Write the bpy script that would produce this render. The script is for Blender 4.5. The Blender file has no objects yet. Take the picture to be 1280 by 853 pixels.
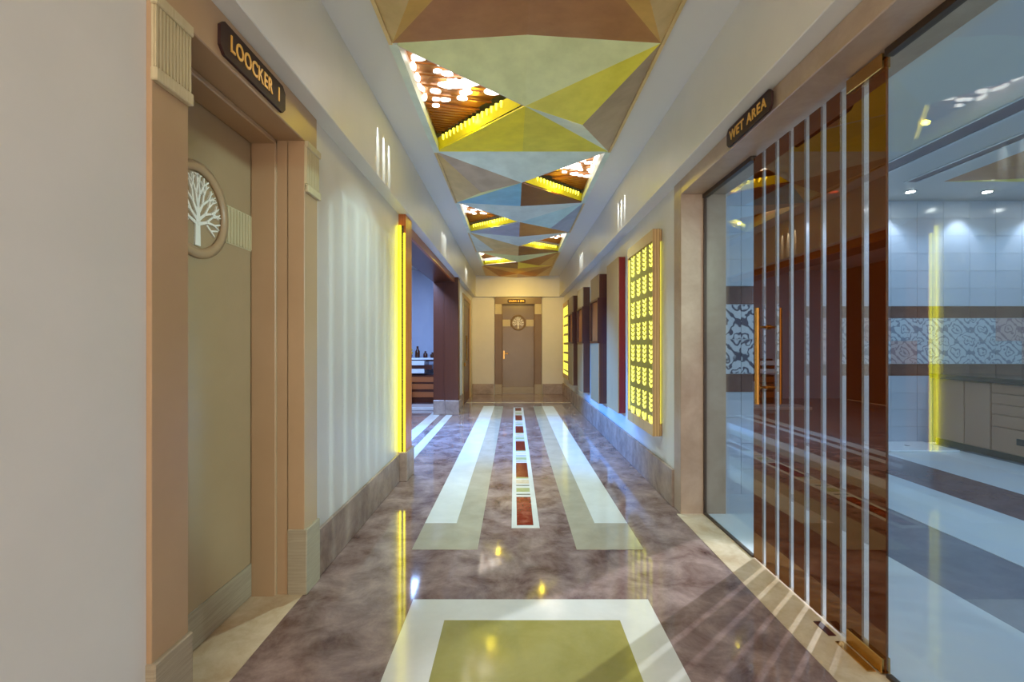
import bpy, bmesh, math, random
from mathutils import Vector, Matrix
random.seed(7)
SC = bpy.context.scene
COL = SC.collection
PI = math.pi

# ------------------------------------------------------------------ camera, world, exposure
F, CH = 590.0, 1.30                      # focal length in pixels of a 1280 wide frame, camera height
cam_d = bpy.data.cameras.new('camera'); cam = bpy.data.objects.new('camera', cam_d); COL.objects.link(cam)
cam_d.sensor_width = 36; cam_d.lens = 36 * F / 1280
cam.location = (0, 0, CH); cam.rotation_euler = (PI / 2, 0, 0)
cam_d.shift_x = -3.0 / 1280; cam_d.shift_y = 4.5 / 1280
cam_d.clip_start = 0.02
SC.camera = cam
w = bpy.data.worlds.new('world'); SC.world = w; w.use_nodes = True
w.node_tree.nodes['Background'].inputs[0].default_value = (1.0, 0.885, 0.76, 1)
w.node_tree.nodes['Background'].inputs[1].default_value = 2.0
vs = SC.view_settings
vs.view_transform = 'Standard'; vs.look = 'None'; vs.exposure = 1.28; vs.gamma = 1.0; vs.use_curve_mapping = False
SC.cycles.use_denoising = True
SC.cycles.max_bounces = 10; SC.cycles.transparent_max_bounces = 24; SC.cycles.sample_clamp_indirect = 6.0
SC.cycles.blur_glossy = 0.4

def lamp(name, kind, loc, power, color, target=None, size=0.1, size_y=None, spot=None, blend=0.3):
    d = bpy.data.lights.new(name, kind); d.energy = power; d.color = color
    if kind == 'AREA':
        d.size = size
        if size_y: d.shape = 'RECTANGLE'; d.size_y = size_y
    else: d.shadow_soft_size = size
    if spot: d.spot_size = math.radians(spot); d.spot_blend = blend
    o = bpy.data.objects.new(name, d); COL.objects.link(o); o.location = loc
    if target is not None:
        o.rotation_euler = (Vector(target) - Vector(loc)).to_track_quat('-Z', 'Y').to_euler()
    return o

# ------------------------------------------------------------------ materials
def srgb(r, g, b):
    def f(c):
        c /= 255.0
        return c / 12.92 if c <= 0.04045 else ((c + 0.055) / 1.055) ** 2.4
    return (f(r), f(g), f(b), 1)
MATS = {}
def mat(name, col, rough=0.5, metal=0.0, col2=None, scale=4.0, detail=6, bump=0.0, spec=0.5, kind='noise', stretch=(1, 1, 1), lo=0.35, hi=0.65, coat=0.0):
    if name in MATS: return MATS[name]
    m = bpy.data.materials.new(name); m.use_nodes = True; nt = m.node_tree; N = nt.nodes; L = nt.links
    p = N['Principled BSDF']; p.inputs['Roughness'].default_value = rough; p.inputs['Metallic'].default_value = metal
    p.inputs['Specular IOR Level'].default_value = spec; p.inputs['Coat Weight'].default_value = coat
    p.inputs['Base Color'].default_value = col
    if col2 is not None:
        tc = N.new('ShaderNodeTexCoord'); mp = N.new('ShaderNodeMapping'); mp.inputs['Scale'].default_value = stretch
        L.new(tc.outputs['Object'], mp.inputs[0])
        if kind == 'wave':
            t = N.new('ShaderNodeTexWave'); t.inputs['Scale'].default_value = scale; t.inputs['Distortion'].default_value = 2.5
            t.inputs['Detail'].default_value = 3; t.inputs['Detail Scale'].default_value = 1.5
        else:
            t = N.new('ShaderNodeTexNoise'); t.inputs['Scale'].default_value = scale; t.inputs['Detail'].default_value = detail
            t.inputs['Roughness'].default_value = 0.6
            if kind == 'marble': t.inputs['Distortion'].default_value = 0.35; t.inputs['Roughness'].default_value = 0.68
        L.new(mp.outputs[0], t.inputs['Vector'])
        r = N.new('ShaderNodeValToRGB'); r.color_ramp.elements[0].position = lo; r.color_ramp.elements[1].position = hi
        r.color_ramp.elements[0].color = col; r.color_ramp.elements[1].color = col2
        L.new(t.outputs['Fac'], r.inputs[0]); L.new(r.outputs[0], p.inputs['Base Color'])
        if bump:
            b = N.new('ShaderNodeBump'); b.inputs['Strength'].default_value = bump; b.inputs['Distance'].default_value = 0.01
            L.new(t.outputs['Fac'], b.inputs['Height']); L.new(b.outputs[0], p.inputs['Normal'])
    MATS[name] = m
    return m
def emis(name, col, strength):
    if name in MATS: return MATS[name]
    m = bpy.data.materials.new(name); m.use_nodes = True; nt = m.node_tree
    p = nt.nodes['Principled BSDF']; p.inputs['Base Color'].default_value = col
    p.inputs['Emission Color'].default_value = col; p.inputs['Emission Strength'].default_value = strength
    MATS[name] = m
    return m
def glass(name, tint, refl=0.05, body=None, body_fac=0.0, rough=0.0, gcol=(1, 1, 1, 1)):
    """thin pane: straight-through transmission tinted by the pane, Schlick mirror on top, optional coloured body"""
    m = bpy.data.materials.new(name); m.use_nodes = True; nt = m.node_tree; N = nt.nodes; L = nt.links
    N.remove(N['Principled BSDF']); out = N['Material Output']
    tr = N.new('ShaderNodeBsdfTransparent'); tr.inputs[0].default_value = tint
    gl = N.new('ShaderNodeBsdfGlossy'); gl.inputs['Roughness'].default_value = rough; gl.inputs[0].default_value = gcol
    lw = N.new('ShaderNodeLayerWeight'); lw.inputs[0].default_value = 0.5
    pw = N.new('ShaderNodeMath'); pw.operation = 'POWER'; pw.inputs[1].default_value = 5
    ma = N.new('ShaderNodeMath'); ma.operation = 'MULTIPLY_ADD'; ma.inputs[1].default_value = 1 - refl; ma.inputs[2].default_value = refl
    L.new(lw.outputs['Facing'], pw.inputs[0]); L.new(pw.outputs[0], ma.inputs[0])
    base = tr.outputs[0]
    if body is not None:
        df = N.new('ShaderNodeBsdfDiffuse'); df.inputs[0].default_value = body
        mb = N.new('ShaderNodeMixShader'); mb.inputs[0].default_value = body_fac
        L.new(base, mb.inputs[1]); L.new(df.outputs[0], mb.inputs[2]); base = mb.outputs[0]
    mx = N.new('ShaderNodeMixShader'); L.new(ma.outputs[0], mx.inputs[0]); L.new(base, mx.inputs[1]); L.new(gl.outputs[0], mx.inputs[2])
    L.new(mx.outputs[0], out.inputs[0]); MATS[name] = m
    return m

M = {}
M['wall'] = mat('wall_paint', srgb(210, 207, 200), 0.38, col2=srgb(215, 211, 204), scale=3, bump=0.02)
M['beam'] = mat('beam_paint', srgb(214, 213, 206), 0.42, col2=srgb(220, 218, 211), scale=2)
M['ceil'] = mat('ceiling_paint', srgb(214, 213, 208), 0.5)
M['taupe'] = mat('taupe_lacquer', srgb(172, 140, 106), 0.34, col2=srgb(178, 146, 112), scale=2)
M['taupe_leaf'] = mat('taupe_door_leaf', srgb(164, 138, 104), 0.22, col2=srgb(170, 144, 110), scale=2)
M['taupe2'] = mat('shaded_taupe_frame', srgb(120, 92, 56), 0.34, col2=srgb(126, 98, 62), scale=2)  # door taupe darkened, the shade of the recess put into the colour
M['taupe2_leaf'] = mat('olive_taupe_leaf', srgb(122, 98, 58), 0.24, col2=srgb(128, 104, 64), scale=2)  # leaf colour darkened likewise for recess shade
M['champ'] = mat('fluted_champagne', srgb(188, 172, 134), 0.35, col2=srgb(198, 183, 146), scale=6, stretch=(30, 30, 1))
M['pewter'] = mat('pewter_kick', srgb(150, 135, 112), 0.35, col2=srgb(168, 153, 128), scale=6, stretch=(1, 1, 30))
M['white_relief'] = mat('white_relief', srgb(240, 234, 222), 0.4)
M['marble_dark'] = mat('dark_mauve_marble', srgb(84, 56, 49), 0.07, col2=srgb(178, 152, 144), scale=4.5, detail=9, kind='marble', lo=0.3, hi=0.75, spec=0.6)
M['marble_base'] = mat('skirting_marble', srgb(120, 100, 88), 0.25, col2=srgb(176, 156, 142), scale=4, detail=8, kind='marble', lo=0.3, hi=0.7)
M['marble_white'] = mat('white_marble', srgb(206, 201, 190), 0.10, col2=srgb(218, 213, 203), scale=3, detail=7, kind='marble')
M['marble_cream'] = mat('cream_marble', srgb(162, 150, 128), 0.10, col2=srgb(178, 166, 144), scale=4, detail=8, kind='marble')
M['marble_beige'] = mat('beige_threshold', srgb(192, 164, 128), 0.25, col2=srgb(222, 200, 168), scale=4, detail=8, kind='marble')
M['marble_olive'] = mat('olive_marble', srgb(146, 136, 70), 0.10, col2=srgb(162, 150, 86), scale=4, detail=8, kind='marble')
M['marble_red'] = mat('red_marble', srgb(120, 34, 26), 0.12, col2=srgb(178, 104, 84), scale=9, detail=8, kind='marble', lo=0.45, hi=0.8)
M['marble_red2'] = mat('deep_red_marble', srgb(104, 16, 22), 0.12, col2=srgb(150, 60, 52), scale=9, detail=8, kind='marble', lo=0.5, hi=0.8)
M['marble_green'] = mat('green_marble', srgb(150, 150, 96), 0.15, col2=srgb(176, 176, 124), scale=9)
M['marble_grey'] = mat('grey_marble', srgb(120, 116, 100), 0.15, col2=srgb(150, 146, 130), scale=9)
M['stone'] = mat('portal_stone', srgb(156, 132, 110), 0.3, col2=srgb(186, 164, 142), scale=3, detail=9, kind='marble', lo=0.3, hi=0.7)
M['wood_dark'] = mat('dark_redwood', srgb(70, 30, 10), 0.3, col2=srgb(94, 44, 16), scale=3, kind='wave', stretch=(6, 6, 0.5))
M['wood_orange'] = mat('orange_wood', srgb(168, 92, 44), 0.3, col2=srgb(186, 106, 54), scale=3, kind='wave', stretch=(6, 6, 0.5))
M['wood_tan'] = mat('tan_wood', srgb(178, 142, 92), 0.4, col2=srgb(206, 172, 118), scale=2.5, kind='wave', stretch=(5, 5, 0.4), bump=0.03)
M['wood_pale'] = mat('pale_wood', srgb(160, 132, 94), 0.4, col2=srgb(180, 152, 112), scale=2.5, kind='wave', stretch=(5, 5, 0.4))
M['red_lacquer'] = mat('red_lacquer', srgb(122, 12, 6), 0.3, col2=srgb(132, 18, 10), scale=3)
M['maroon'] = mat('maroon_lacquer', srgb(64, 18, 10), 0.3, col2=srgb(78, 24, 14), scale=3)
M['brass'] = mat('brass', srgb(196, 150, 84), 0.25, metal=1.0)
M['steel'] = mat('steel', srgb(200, 200, 200), 0.25, metal=1.0)
M['chan'] = mat('bronze_channel', srgb(70, 54, 42), 0.35, metal=0.4)
M['sign'] = mat('sign_maroon', srgb(46, 14, 8), 0.6)
M['gold'] = mat('gold_letters', srgb(232, 180, 84), 0.35, metal=0.3)
M['led'] = emis('yellow_led', (1.0, 0.93, 0.01, 1), 2.4)
M['leaf_led'] = emis('leaf_led', (1.0, 0.96, 0.12, 1), 0.8)
M['rope'] = emis('led_rope', (1.0, 0.86, 0.06, 1), 1.6)
M['pebble'] = emis('lit_pebble', (1.0, 0.95, 0.86, 1), 2.2)
M['cove'] = emis('cove_led', (0.88, 0.98, 1.0, 1), 6.0)
M['down'] = emis('downlight_lens', (1.0, 0.96, 0.9, 1), 25.0)
M['panel_face'] = mat('panel_backlit_face', srgb(150, 138, 66), 0.35, col2=srgb(166, 152, 76), scale=2)
M['glass'] = glass('clear_glass', (0.90, 0.96, 0.98, 1), 0.045)
M['brown_glass'] = glass('brown_glass', (0.17, 0.048, 0.012, 1), 0.15, body=srgb(112, 52, 12), body_fac=0.5, gcol=(1.0, 0.70, 0.42, 1))
M['clear_strip'] = glass('clear_strip_glass', (0.92, 0.95, 0.97, 1), 0.06, body=srgb(230, 232, 236), body_fac=0.22)
M['tile_blue'] = mat('pale_tile', srgb(196, 202, 210), 0.18, col2=srgb(204, 209, 216), scale=2)
M['tile_brown'] = mat('brown_tile', srgb(112, 80, 64), 0.2, col2=srgb(132, 98, 82), scale=5)
M['grout'] = mat('grout', srgb(214, 214, 214), 0.7)
M['wet_white'] = mat('wet_white_floor', srgb(218, 220, 222), 0.24, col2=srgb(226, 223, 216), scale=2)
M['wet_grey'] = mat('wet_grey_floor', srgb(122, 122, 130), 0.14, col2=srgb(138, 136, 144), scale=3, kind='marble')
M['wet_mauve'] = mat('wet_mauve_floor', srgb(112, 94, 96), 0.14, col2=srgb(130, 110, 110), scale=3, kind='marble')
M['cab'] = mat('cabinet_wood', srgb(186, 140, 108), 0.4, col2=srgb(200, 154, 120), scale=3, kind='wave', stretch=(4, 4, 0.4))
M['slot'] = mat('dark_slot', srgb(58, 40, 34), 0.5)
M['counter'] = mat('brown_counter', srgb(60, 38, 26), 0.12, col2=srgb(74, 50, 36), scale=5)
M['porcelain'] = mat('porcelain', srgb(238, 240, 240), 0.12)
M['diff'] = mat('air_diffuser', srgb(120, 104, 112), 0.5)
M['room_wall'] = mat('blue_grey_room_wall', srgb(200, 206, 222), 0.45, col2=srgb(206, 212, 226), scale=2)
M['bottle_brown'] = mat('amber_bottle', srgb(84, 44, 24), 0.15)
M['yellow_flower'] = mat('yellow_flower', srgb(214, 200, 40), 0.6)
M['screen'] = mat('bronze_screen', srgb(150, 96, 42), 0.35, metal=0.35, col2=srgb(176, 120, 58), scale=5)
M['cav'] = mat('cavity_liner', srgb(206, 196, 190), 0.5)
lit_facet_cols = {'sage': (224, 232, 172), 'pale': (206, 222, 214), 'teal': (180, 214, 212), 'blue': (120, 196, 222), 'bronze': (182, 122, 60), 'dbronze': (116, 66, 26),  # facet tones have the coloured light and LED yellow painted in
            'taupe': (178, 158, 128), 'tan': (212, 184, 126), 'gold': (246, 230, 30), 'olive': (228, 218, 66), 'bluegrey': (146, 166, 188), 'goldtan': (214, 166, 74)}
for k, c in lit_facet_cols.items():
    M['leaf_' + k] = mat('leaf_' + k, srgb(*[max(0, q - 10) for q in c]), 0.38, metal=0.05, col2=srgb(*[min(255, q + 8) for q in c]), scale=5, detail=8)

def pattern_tile(name, base, ink):
    m = bpy.data.materials.new(name); m.use_nodes = True; nt = m.node_tree; N = nt.nodes; L = nt.links
    p = N['Principled BSDF']; p.inputs['Roughness'].default_value = 0.2
    tc = N.new('ShaderNodeTexCoord'); oi = N.new('ShaderNodeObjectInfo')
    mp = N.new('ShaderNodeMapping'); L.new(tc.outputs['Object'], mp.inputs[0])
    add = N.new('ShaderNodeVectorMath'); add.operation = 'ADD'; L.new(mp.outputs[0], add.inputs[0])
    sc = N.new('ShaderNodeVectorMath'); sc.operation = 'SCALE'; sc.inputs[0].default_value = (7, 3, 5); L.new(oi.outputs['Random'], sc.inputs['Scale'])
    L.new(sc.outputs[0], add.inputs[1])
    sp = N.new('ShaderNodeSeparateXYZ'); L.new(mp.outputs[0], sp.inputs[0])
    nz = N.new('ShaderNodeTexNoise'); nz.inputs['Scale'].default_value = 14; nz.inputs['Detail'].default_value = 1; L.new(add.outputs[0], nz.inputs['Vector'])
    def mth(op, a_, b_=None, c_=None):
        n = N.new('ShaderNodeMath'); n.operation = op
        for i_, q in enumerate((a_, b_, c_)):
            if q is None: continue
            if isinstance(q, (int, float)): n.inputs[i_].default_value = q
            else: L.new(q, n.inputs[i_])
        return n.outputs[0]
    k_ = PI / 0.15
    w_ = mth('MULTIPLY_ADD', nz.outputs['Fac'], 2.4, -1.2)
    px = mth('ADD', mth('MULTIPLY', sp.outputs['X'], k_), w_); pz = mth('SUBTRACT', mth('MULTIPLY', sp.outputs['Z'], k_), w_)
    d1 = mth('ABSOLUTE', mth('SINE', mth('ADD', px, pz))); d2 = mth('ABSOLUTE', mth('SINE', mth('SUBTRACT', px, pz)))
    rings = mth('ABSOLUTE', mth('SINE', mth('MULTIPLY', mth('ADD', mth('COSINE', px), mth('COSINE', pz)), 2.2)))
    mu = mth('MULTIPLY', mth('MULTIPLY', mth('MAXIMUM', d1, d2), rings), 0.5)
    r = N.new('ShaderNodeValToRGB'); r.color_ramp.elements[0].position = 0.10; r.color_ramp.elements[1].position = 0.24
    r.color_ramp.elements[0].color = ink; r.color_ramp.elements[1].color = base
    L.new(mu, r.inputs[0]); L.new(r.outputs[0], p.inputs['Base Color'])
    return m
PT = [pattern_tile('patterned_tile_grey', srgb(206, 212, 214), srgb(150, 154, 164)), pattern_tile('patterned_tile_pink', srgb(210, 184, 176), srgb(168, 142, 142)),
      pattern_tile('patterned_tile_white', srgb(222, 224, 226), srgb(90, 92, 104))]

# ------------------------------------------------------------------ mesh helpers
def link(name, me, parent=None):
    o = bpy.data.objects.new(name, me); COL.objects.link(o)
    if parent is not None: o.parent = parent
    return o
def tag(o, label=None, cat=None, group=None, kind=None):
    if label: o['label'] = label
    if cat: o['category'] = cat
    if group: o['group'] = group
    if kind: o['kind'] = kind
    return o
def empty(name, loc=(0, 0, 0), rz=0, parent=None):
    o = bpy.data.objects.new(name, None); COL.objects.link(o); o.location = loc; o.rotation_euler = (0, 0, rz)
    o.empty_display_size = 0.1
    if parent is not None: o.parent = parent
    return o
def bm_box(bm, x0, x1, y0, y1, z0, z1):
    v = [bm.verts.new(p) for p in ((x0, y0, z0), (x1, y0, z0), (x1, y1, z0), (x0, y1, z0), (x0, y0, z1), (x1, y0, z1), (x1, y1, z1), (x0, y1, z1))]
    for q in ((0, 3, 2, 1), (4, 5, 6, 7), (0, 1, 5, 4), (1, 2, 6, 5), (2, 3, 7, 6), (3, 0, 4, 7)):
        bm.faces.new([v[i] for i in q])
def finish(name, bm, m, parent=None, bevel=0.0, smooth=False, seg=1):
    if bevel: bmesh.ops.bevel(bm, geom=list(bm.edges), offset=bevel, segments=seg, affect='EDGES', clamp_overlap=True)
    bmesh.ops.recalc_face_normals(bm, faces=bm.faces)
    me = bpy.data.meshes.new(name); bm.to_mesh(me); bm.free()
    me.materials.append(M[m] if isinstance(m, str) else m)
    if smooth:
        for f in me.polygons: f.use_smooth = True
    return link(name, me, parent)
def box(name, m, b, parent=None, bevel=0.0):
    bm = bmesh.new(); bm_box(bm, *b); return finish(name, bm, m, parent, bevel)
def boxes(name, m, bl, parent=None, bevel=0.0):
    bm = bmesh.new()
    for b in bl: bm_box(bm, *b)
    return finish(name, bm, m, parent, bevel)
def bm_tube(bm, a, b, r, n=10, r2=None):
    a, b = Vector(a), Vector(b); d = (b - a).normalized(); q = d.to_track_quat('Z', 'Y').to_matrix()
    r2 = r if r2 is None else r2
    ra = [bm.verts.new(a + q @ Vector((r * math.cos(t), r * math.sin(t), 0))) for t in [2 * PI * i / n for i in range(n)]]
    rb = [bm.verts.new(b + q @ Vector((r2 * math.cos(t), r2 * math.sin(t), 0))) for t in [2 * PI * i / n for i in range(n)]]
    for i in range(n): bm.faces.new((ra[i], ra[(i + 1) % n], rb[(i + 1) % n], rb[i]))
    bm.faces.new(ra[::-1]); bm.faces.new(rb)
def tube(name, m, a, b, r, parent=None, n=12, r2=None):
    bm = bmesh.new(); bm_tube(bm, a, b, r, n, r2); return finish(name, bm, m, parent)
def bm_prism(bm, pts, off):
    """closed polygon pts pushed along off"""
    off = Vector(off)
    a = [bm.verts.new(Vector(p)) for p in pts]; b = [bm.verts.new(Vector(p) + off) for p in pts]; n = len(pts)
    bm.faces.new(a); bm.faces.new(b[::-1])
    for i in range(n): bm.faces.new((a[i], b[i], b[(i + 1) % n], a[(i + 1) % n]))
def bm_lathe(bm, prof, c=(0, 0, 0), n=20):
    rings = []
    for r, z in prof:
        rings.append([bm.verts.new((c[0] + r * math.cos(2 * PI * i / n), c[1] + r * math.sin(2 * PI * i / n), c[2] + z)) for i in range(n)])
    for a, b in zip(rings, rings[1:]):
        for i in range(n): bm.faces.new((a[i], a[(i + 1) % n], b[(i + 1) % n], b[i]))
    bm.faces.new(rings[0][::-1]); bm.faces.new(rings[-1])
def text(name, st, size, m, parent, loc, width, extrude=0.002):
    """each letter is a mesh of its own, laid out along x and centred on loc"""
    out, x = [], 0.0
    for ch in st:
        if ch == ' ': x += size * 0.36; continue
        c = bpy.data.curves.new(name, 'FONT'); c.body = ch; c.size = size; c.extrude = extrude; c.align_y = 'CENTER'; c.offset = 0.0012
        o = bpy.data.objects.new(name, c); COL.objects.link(o); bpy.context.view_layer.update()
        me = bpy.data.meshes.new_from_object(o); bpy.data.objects.remove(o)
        me.materials.append(M[m]) if not me.materials else None
        xs = [v.co.x for v in me.vertices]; x0 = min(xs); wd = max(xs) - x0
        for v in me.vertices: v.co.x -= x0
        out.append((link(name, me, parent), x)); x += wd + size * 0.10
    tot = x - size * 0.10; k = width / tot
    for o, px in out: o.location = (loc[0] + (px - tot / 2) * k, loc[1], loc[2]); o.scale.x = k

# ------------------------------------------------------------------ dimensions of the corridor
XL, XR = -1.105, 1.29            # wall faces
BL, BR = -1.006, 1.175           # inner faces of the dropped beams
ZB, ZC = 2.545, 3.09             # beam underside, flat ceiling
YE, Y0 = 12.37, -2.6             # end wall, open rear of the corridor
XG = 1.453                       # plane of the wet-area glazing
SX0, SX1, SXC = -0.716, 0.86, 0.075   # folded ceiling
PITCH = 1.555

# ------------------------------------------------------------------ shell
floor = box('floor', 'marble_dark', (-1.14, 1.29, Y0, YE + 0.2, -0.08, 0.0))
tag(floor, 'polished dark mauve marble corridor floor with pale inlays', kind='structure')
wl = boxes('wall_left', 'wall', [(XL - 0.35, XL, Y0, 1.417, 0, ZB + 0.02), (XL - 0.35, XL, 2.612, 4.50, 0, ZB + 0.02), (XL - 0.35, XL, 8.95, 10.0, 0, ZB + 0.02), (XL - 0.35, XL, 11.75, YE, 0, ZB + 0.02),
                              (XL - 0.35, XL, 10.0, 11.75, 2.40, ZB + 0.02), (-1.50, -1.45, 1.3, 2.7, 0, ZB)])
tag(wl, 'pale cream painted wall beside the locker door and LED strip', kind='structure')
wr = boxes('wall_right', 'wall', [(XR, XR + 0.2, 3.77, YE, 0, ZB + 0.03), (XR, XR + 0.2, Y0, 0.45, 0, ZB + 0.03)])
tag(wr, 'pale cream painted wall behind the wooden display panels', kind='structure')
we = boxes('wall_end', 'wall', [(XL - 0.3, -0.52, YE, YE + 0.3, 0, ZC), (0.72, XR + 0.3, YE, YE + 0.3, 0, ZC), (-0.55, 0.75, YE, YE + 0.3, 2.5, ZC), (-0.55, 0.75, YE + 0.25, YE + 0.3, 0, 2.5)])
tag(we, 'cream end wall around the far taupe door', kind='structure')
for nm, b, lb in (('trim_1', (XL - 0.45, BL, Y0, YE, ZB, ZC + 0.1), 'long painted dropped beam above the locker door wall'),
                  ('trim_2', (BR, XR + 0.25, Y0, YE, ZB + 0.02, ZC + 0.1), 'long painted dropped beam above the wet area glazing'),
                  ('trim_3', (BL, BR, YE - 0.10, YE, ZB, ZC + 0.02), 'painted fascia across the end wall over the far door')):
    tag(box(nm, 'beam', b, bevel=0.004), lb, kind='structure')
ce = boxes('ceiling', 'ceil', [(BL - 0.05, SX0 - 0.02, Y0, YE, ZC, ZC + 0.05), (SX1 + 0.02, BR + 0.05, Y0, YE, ZC, ZC + 0.05),
                            (SX0 - 0.02, SX1 + 0.02, 12.13, YE, ZC, ZC + 0.05), (SX0 - 0.02, SX1 + 0.02, Y0, -0.3, ZC, ZC + 0.05),
                            (SX0 - 0.06, SX0 - 0.02, Y0, YE, ZC + 0.05, 3.6), (SX1 + 0.02, SX1 + 0.06, Y0, YE, ZC + 0.05, 3.6), (SX0 - 0.06, SX1 + 0.06, -0.3, YE, 3.55, 3.6)])
tag(ce, 'white ceiling margins around the folded ceiling panels', kind='structure')

def skirting(name, bl, lab, m='marble_base'):
    tag(boxes(name, m, bl, bevel=0.006), lab, kind='structure')
skirting('baseboard_left', [(XL, XL + 0.02, Y0, 1.41, 0, 0.27), (XL, XL + 0.02, 2.625, 4.46, 0, 0.27), (XL, XL + 0.02, 8.98, 9.98, 0, 0.27)], 'mottled brown marble skirting below the cream wall with LED strip')
skirting('baseboard_right', [(XR - 0.03, XR, 3.78, YE, 0, 0.30), (XR - 0.03, XR, Y0, 0.44, 0, 0.30)], 'mottled marble skirting running under the wooden display panels')
skirting('baseboard_end', [(XL, -0.54, YE - 0.02, YE, 0, 0.27), (0.74, XR, YE - 0.02, YE, 0, 0.27)], 'brown marble skirting either side of the far door')

# ------------------------------------------------------------------ floor inlays (children of the floor)
def inlay(name, m, x0, x1, y0, y1, z=0.002, parent=floor, bevel=0.0):
    return box(name, m, (x0, x1, y0, y1, -0.01, z), parent)
for b in ((-0.515, 0.68, 2.222, 2.404), (-0.515, -0.33, 1.39, 2.222), (0.497, 0.68, 1.39, 2.222), (-0.515, 0.68, 1.205, 1.39)):
    inlay('inlay_border', 'marble_white', *b)
inlay('inlay_panel', 'marble_olive', -0.33, 0.497, 1.39, 2.222)
YF = 9.95
for x0, x1, x2, in ((-0.65, -0.42, -0.233), (0.82, 0.583, 0.394)):
    inlay('inlay_band', 'marble_white', min(x0, x1), max(x0, x1), 3.43, YF)
    inlay('inlay_band', 'marble_cream', min(x1, x2), max(x1, x2), 3.43, YF)
    inlay('inlay_block', 'marble_cream', min(x0, x2), max(x0, x2), 2.99, 3.43)
inlay('mosaic_border', 'marble_white', -0.02, 0.017, 3.34, 9.74); inlay('mosaic_border', 'marble_white', 0.137, 0.179, 3.34, 9.74)
inlay('mosaic_border', 'marble_white', 0.017, 0.137, 3.34, 3.39); inlay('mosaic_border', 'marble_white', 0.017, 0.137, 9.68, 9.74)
y = 3.39; i = 0
while y < 9.6:
    L_ = 0.63 if i == 0 else 0.56
    inlay('mosaic_red_piece', 'marble_red' if i == 0 else 'marble_red2', 0.017, 0.137, y, min(y + L_, 9.68), 0.0025); y += L_
    for m_, d_ in (('marble_white', 0.05), ('marble_grey', 0.035), ('marble_white', 0.05), ('marble_green', 0.12), ('marble_white', 0.05), ('marble_grey', 0.04), ('marble_white', 0.04), ('marble_beige', 0.12), ('marble_white', 0.045), ('marble_green', 0.05)):
        if y + d_ > 9.68: break
        inlay('mosaic_strip', m_, 0.017, 0.137, y, y + d_, 0.0025); y += d_
    i += 1
inlay('inlay_border', 'marble_cream', -0.60, 0.80, 11.92, 12.0); inlay('inlay_border', 'marble_cream', -0.60, -0.48, 12.0, 12.36); inlay('inlay_border', 'marble_cream', 0.68, 0.80, 12.0, 12.36)
inlay('inlay_border', 'marble_beige', -1.08, 1.25, 10.5, 10.62)
tag(box('door_threshold', 'marble_beige', (-1.46, -1.098, 1.57, 2.46, -0.03, 0.003)), 'beige marble threshold slab in front of the locker door', 'threshold')

# ------------------------------------------------------------------ taupe doors with tree emblem
def tree_bm(R=0.155):
    bm = bmesh.new(); rnd = random.Random(3)
    cnt = [0]
    def seg(a, b, wa, wb):
        cnt[0] += 1; th = 0.006 + 0.004 * ((cnt[0] * 37) % 101) / 101
        d = Vector((b[0] - a[0], b[1] - a[1])); n = Vector((-d.y, d.x)); n.normalize() if n.length else None
        pts = [(a[0] + n.x * wa, 0, a[1] + n.y * wa), (b[0] + n.x * wb, 0, b[1] + n.y * wb), (b[0] - n.x * wb, 0, b[1] - n.y * wb), (a[0] - n.x * wa, 0, a[1] - n.y * wa)]
        bm_prism(bm, pts, (0, -th, 0))
    def grow(p, ang, ln, wd, lev):
        q = (p[0] + ln * math.cos(ang), p[1] + ln * math.sin(ang))
        if math.hypot(*q) > R:
            k = R / math.hypot(*q); q = (q[0] * k, q[1] * k)
        seg(p, q, wd, wd * 0.72)
        if lev == 0 or math.hypot(*q) > R * 0.97: return
        for s in (-1, 1):
            grow(q, ang + s * rnd.uniform(0.22, 0.42), ln * rnd.uniform(0.66, 0.86), wd * 0.72, lev - 1)
    seg((0, -0.152), (0, -0.05), 0.017, 0.014); seg((0, -0.05), (0, 0.02), 0.014, 0.008)
    for p, a in (((0, -0.06), 160), ((0, -0.06), 20), ((0, -0.045), 142), ((0, -0.045), 38), ((0, -0.02), 122), ((0, -0.02), 58), ((0, 0.01), 102), ((0, 0.01), 78)):
        grow(p, math.radians(a), 0.062, 0.0075, 3)
    for s in (-1, 1):
        seg((s * 0.06, -0.05), (s * 0.115, -0.09), 0.005, 0.003); seg((s * 0.085, -0.07), (s * 0.135, -0.06), 0.004, 0.003)
    return bm
def ring_bm(r0, r1, y0, y1, n=40):
    bm = bmesh.new()
    V = []
    for r, yy in ((r0, y1), (r0, y0), ((r0 + r1) / 2, y0 - 0.006), (r1, y0), (r1, y1)):
        V.append([bm.verts.new((r * math.cos(2 * PI * i / n), yy, r * math.sin(2 * PI * i / n))) for i in range(n)])
    for k in range(5):
        a, b = V[k], V[(k + 1) % 5]
        for i in range(n): bm.faces.new((a[i], a[(i + 1) % n], b[(i + 1) % n], b[i]))
    return bm
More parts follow.
